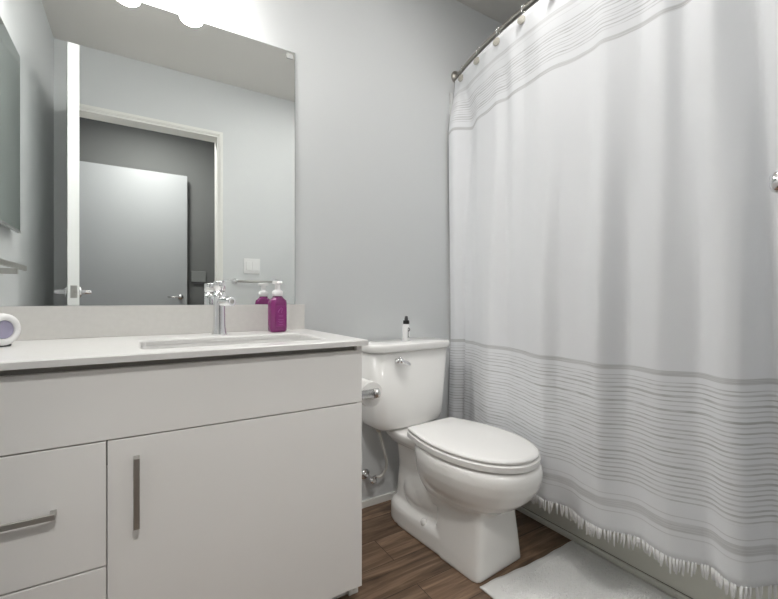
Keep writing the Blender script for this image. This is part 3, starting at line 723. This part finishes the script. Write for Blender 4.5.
loft(bm, [seat_loop(0.170, 0.122, 0.300, 0.799, 0.4460), seat_loop(0.177, 0.128, 0.294, 0.807, 0.4475), seat_loop(0.177, 0.128, 0.294, 0.807, 0.4545), seat_loop(0.172, 0.124, 0.298, 0.801, 0.4590), seat_loop(0.160, 0.114, 0.310, 0.788, 0.4610), seat_loop(0.08, 0.06, 0.38, 0.67, 0.4620)])
cv = link('seat_cover', bm, M['seat'], toi, smooth=True)
for s in (-1, 1):
    bm = bmesh.new(); tube(bm, [(s * 0.07 - 0.022, -0.286, 0.436), (s * 0.07 + 0.022, -0.286, 0.436)], 0.011, 14)
    link('seat_hinge', bm, M['seat'], toi, smooth=True)
for s, y in ((-1, -0.62), (1, -0.62), (-1, -0.42), (1, -0.42)):
    link('seat_bumper', BX(s * 0.15 - 0.010, s * 0.15 + 0.010, y - 0.006, y + 0.006, 0.4130, 0.4165), M['plastic'], toi)
    link('cover_bumper', BX(s * 0.14 - 0.008, s * 0.14 + 0.008, y - 0.006, y + 0.006, 0.4420, 0.4460), M['plastic'], cv)

# water supply valve and hose
sv = empty('water_supply_valve', 'chrome shut-off valve with pale hose below the toilet tank', 'valve', (0.925, YB, 0.155))
bm = bmesh.new(); lathe(bm, [(0.028, 0.0005), (0.027, 0.004), (0.012, 0.009), (0.0085, 0.010), (0.0085, 0.040)], (0, 0, 0), (0, -1, 0), 24)
link('escutcheon', bm, M['chrome'], sv, smooth=True)
bm = bmesh.new(); lathe(bm, [(0.010, 0.038), (0.012, 0.040), (0.012, 0.066), (0.009, 0.07), (0.006, 0.076)], (0, 0, 0), (0, -1, 0), 20)
tube(bm, [(0, -0.052, 0.0), (0.032, -0.053, 0.002)], [0.010, 0.009], 14)
link('valve_body', bm, M['chrome'], sv, smooth=True)
bm = bmesh.new(); lo = []
for d_, s_ in ((0.074, 0.8), (0.078, 1), (0.086, 1), (0.090, 0.8)):
    lo.append([(0.017 * s_ * math.cos(t_), -d_, 0.012 * s_ * math.sin(t_)) for t_ in [2 * PI * i / 24 for i in range(24)]])
loft(bm, lo); link('valve_handle', bm, M['chrome'], sv, smooth=True)
ht = (0.938 - 0.925, 1.60 - YB, 0.402 - 0.155)
pts = bez((0.032, -0.053, 0.002), (0.075, -0.055, -0.02), (0.085, -0.075, 0.05), (0.06, -0.10, 0.10), 12) + bez((0.06, -0.10, 0.10), (0.042, -0.112, 0.14), (ht[0] + 0.03, ht[1], ht[2] - 0.10), ht, 12)[1:]
bm = bmesh.new(); tube(bm, pts, 0.0065, 12); hs = link('supply_hose', bm, M['hose'], sv, smooth=True)
bm = bmesh.new(); lathe(bm, [(0.009, -0.012), (0.012, -0.006), (0.016, 0.0), (0.016, 0.018), (0.010, 0.020)], ht, (0, 0, 1), 12)
link('coupling_nut', bm, M['nut'], hs)

# toilet paper holder + roll on the vanity's side
tp = empty('toilet_paper_holder', 'chrome toilet paper holder on the right side of the vanity cabinet', 'toilet paper holder', (VX1, 1.205, 0.675))
bm = bmesh.new(); lathe(bm, [(0.024, 0.0005), (0.024, 0.006), (0.0155, 0.008), (0.0155, 0.066)], (0, 0, 0), (1, 0, 0), 32)
link('post', bm, M['satin'], tp, smooth=True)
bm = bmesh.new(); lathe(bm, [(0.0140, 0.066), (0.0140, 0.0685), (0.0165, 0.069), (0.0165, 0.086), (0.0145, 0.088), (0.004, 0.0885)], (0, 0, 0), (1, 0, 0), 32)
link('end_cap', bm, M['satin'], tp, smooth=True)
bm = bmesh.new(); tube(bm, [(0.076, 0.010, 0.0), (0.076, 0.15, 0.0)], 0.0085, 16); link('arm', bm, M['chrome'], tp, smooth=True)
bm = bmesh.new()
seg = 40; loA = []
for r_, y_ in ((0.019, 0.0), (0.044, 0.0), (0.044, 0.10), (0.019, 0.10)):
    loA.append([(r_ * math.cos(2 * PI * i / seg), y_, r_ * math.sin(2 * PI * i / seg)) for i in range(seg)])
rows = loft(bm, loA, cap=False)
for i in range(seg): bm.faces.new((rows[-1][i], rows[-1][(i + 1) % seg], rows[0][(i + 1) % seg], rows[0][i]))
tr_ = empty('toilet_paper_roll', 'white toilet paper roll on the chrome holder beside the vanity cabinet', 'toilet paper', (VX1 + 0.076, 1.232, 0.6645))
link('paper', bm, M['paper'], tr_, smooth=False, bevel=0.001)

# spray bottle on the tank lid
sp = empty('spray_bottle', 'small white bottle with black spray cap on the toilet tank lid', 'spray bottle', (1.088, 1.595, 0.8008), math.radians(-25))
bm = bmesh.new(); lathe(bm, [(0.0165, 0.0), (0.0178, 0.003), (0.0178, 0.068), (0.0165, 0.074), (0.0120, 0.079), (0.0115, 0.082)], (0, 0, 0), (0, 0, 1), 32)
bt = link('bottle', bm, M['plastic'], sp, smooth=True)
bm = bmesh.new(); lathe(bm, [(0.0145, 0.080), (0.0150, 0.081), (0.0150, 0.096), (0.0140, 0.097)], (0, 0, 0), (0, 0, 1), 28); link('cap_collar', bm, M['black'], sp, smooth=True)
bm = bmesh.new(); lathe(bm, [(0.0088, 0.097), (0.0085, 0.104), (0.0068, 0.116), (0.0050, 0.1175)], (0, 0, 0), (0, 0, 1), 20)
tube(bm, [(0, -0.005, 0.110), (0, -0.0105, 0.110)], 0.0025, 8); link('nozzle', bm, M['darkgrey'], sp, smooth=True)
bm = bmesh.new()
def onb(a, z): a = math.radians(a); return (0.0182 * math.sin(a), -0.0182 * math.cos(a), z)
tube(bm, [onb(20, z / 1000) for z in range(14, 62, 4)], 0.0014, 6)
tube(bm, [onb(20 + 34 * math.sin(PI * i / 10), 0.060 - 0.016 * i / 10 + 0.002) for i in range(11)], 0.0024, 6)
tube(bm, [onb(20 + a, 0.022 - a * 0.0002) for a in range(0, 40, 6)], 0.0008, 6)
link('printed_emblem', bm, M['darkgrey'], bt)

# ------------------------------------------------------------------ bath mat
mt = empty('bath_mat', 'white fluffy bath mat on the wood floor between toilet and tub', 'bath mat', (1.255, 0.60, 0.0))
RX0, RX1, RY0, RY1 = 1.000, 1.515, 0.16, 1.015
bm = bmesh.new()
NXm, NYm = 40, 60
g = []
for i in range(NXm + 1):
    r = []
    for j in range(NYm + 1):
        u, v = i / NXm, j / NYm
        x_ = RX0 + (RX1 - RX0) * u; y_ = RY0 + (RY1 - RY0) * v
        x_ += 0.004 * math.sin(v * 9) * (1 - u); y_ += (0.004 * math.sin(u * 7 + 1) - 0.008 * u) * v
        ed = min(u * NXm, (1 - u) * NXm, v * NYm, (1 - v) * NYm) / 3.0
        z = 0.006 + 0.008 * min(1, ed) + 0.0015 * math.sin(x_ * 60) * math.cos(y_ * 43)
        r.append(bm.verts.new((x_ - 1.255, y_ - 0.60, z)))
    g.append(r)
for i in range(NXm):
    for j in range(NYm): bm.faces.new((g[i][j], g[i + 1][j], g[i + 1][j + 1], g[i][j + 1]))
ext = bmesh.ops.extrude_face_region(bm, geom=bm.faces[:])
for v in [e for e in ext['geom'] if isinstance(e, bmesh.types.BMVert)]: v.co.z = 0.0004
link('mat_base', bm, M['rugbase'], mt, smooth=True)
bm = bmesh.new(); rng = random.Random(3)
for i in range(26000):
    x_ = rng.uniform(RX0 + 0.045, RX1 - 0.045); y_ = rng.uniform(RY0 + 0.03, RY1 - 0.045)
    h = rng.uniform(0.003, 0.0075); a = rng.uniform(0, 2 * PI); r_ = rng.uniform(0.0032, 0.0055); le = rng.uniform(0, 0.004); b_ = rng.uniform(0, 2 * PI)
    bx, by = x_ - 1.255, y_ - 0.60
    z0 = 0.012
    vs = [bm.verts.new((bx + r_ * math.cos(a + q), by + r_ * math.sin(a + q), z0)) for q in (0, 2.09, 4.18)]
    m_ = [bm.verts.new((bx + le * 0.6 * math.cos(b_) + r_ * 0.6 * math.cos(a + q), by + le * 0.6 * math.sin(b_) + r_ * 0.6 * math.sin(a + q), z0 + h * 0.7)) for q in (0, 2.09, 4.18)]
    tpv = bm.verts.new((bx + le * math.cos(b_), by + le * math.sin(b_), z0 + h))
    for q in range(3):
        p = (q + 1) % 3; bm.faces.new((vs[q], vs[p], m_[p], m_[q])); bm.faces.new((m_[q], m_[p], tpv))
pl = link('pile', bm, M['rug'], mt, smooth=True); pl['kind'] = 'stuff'
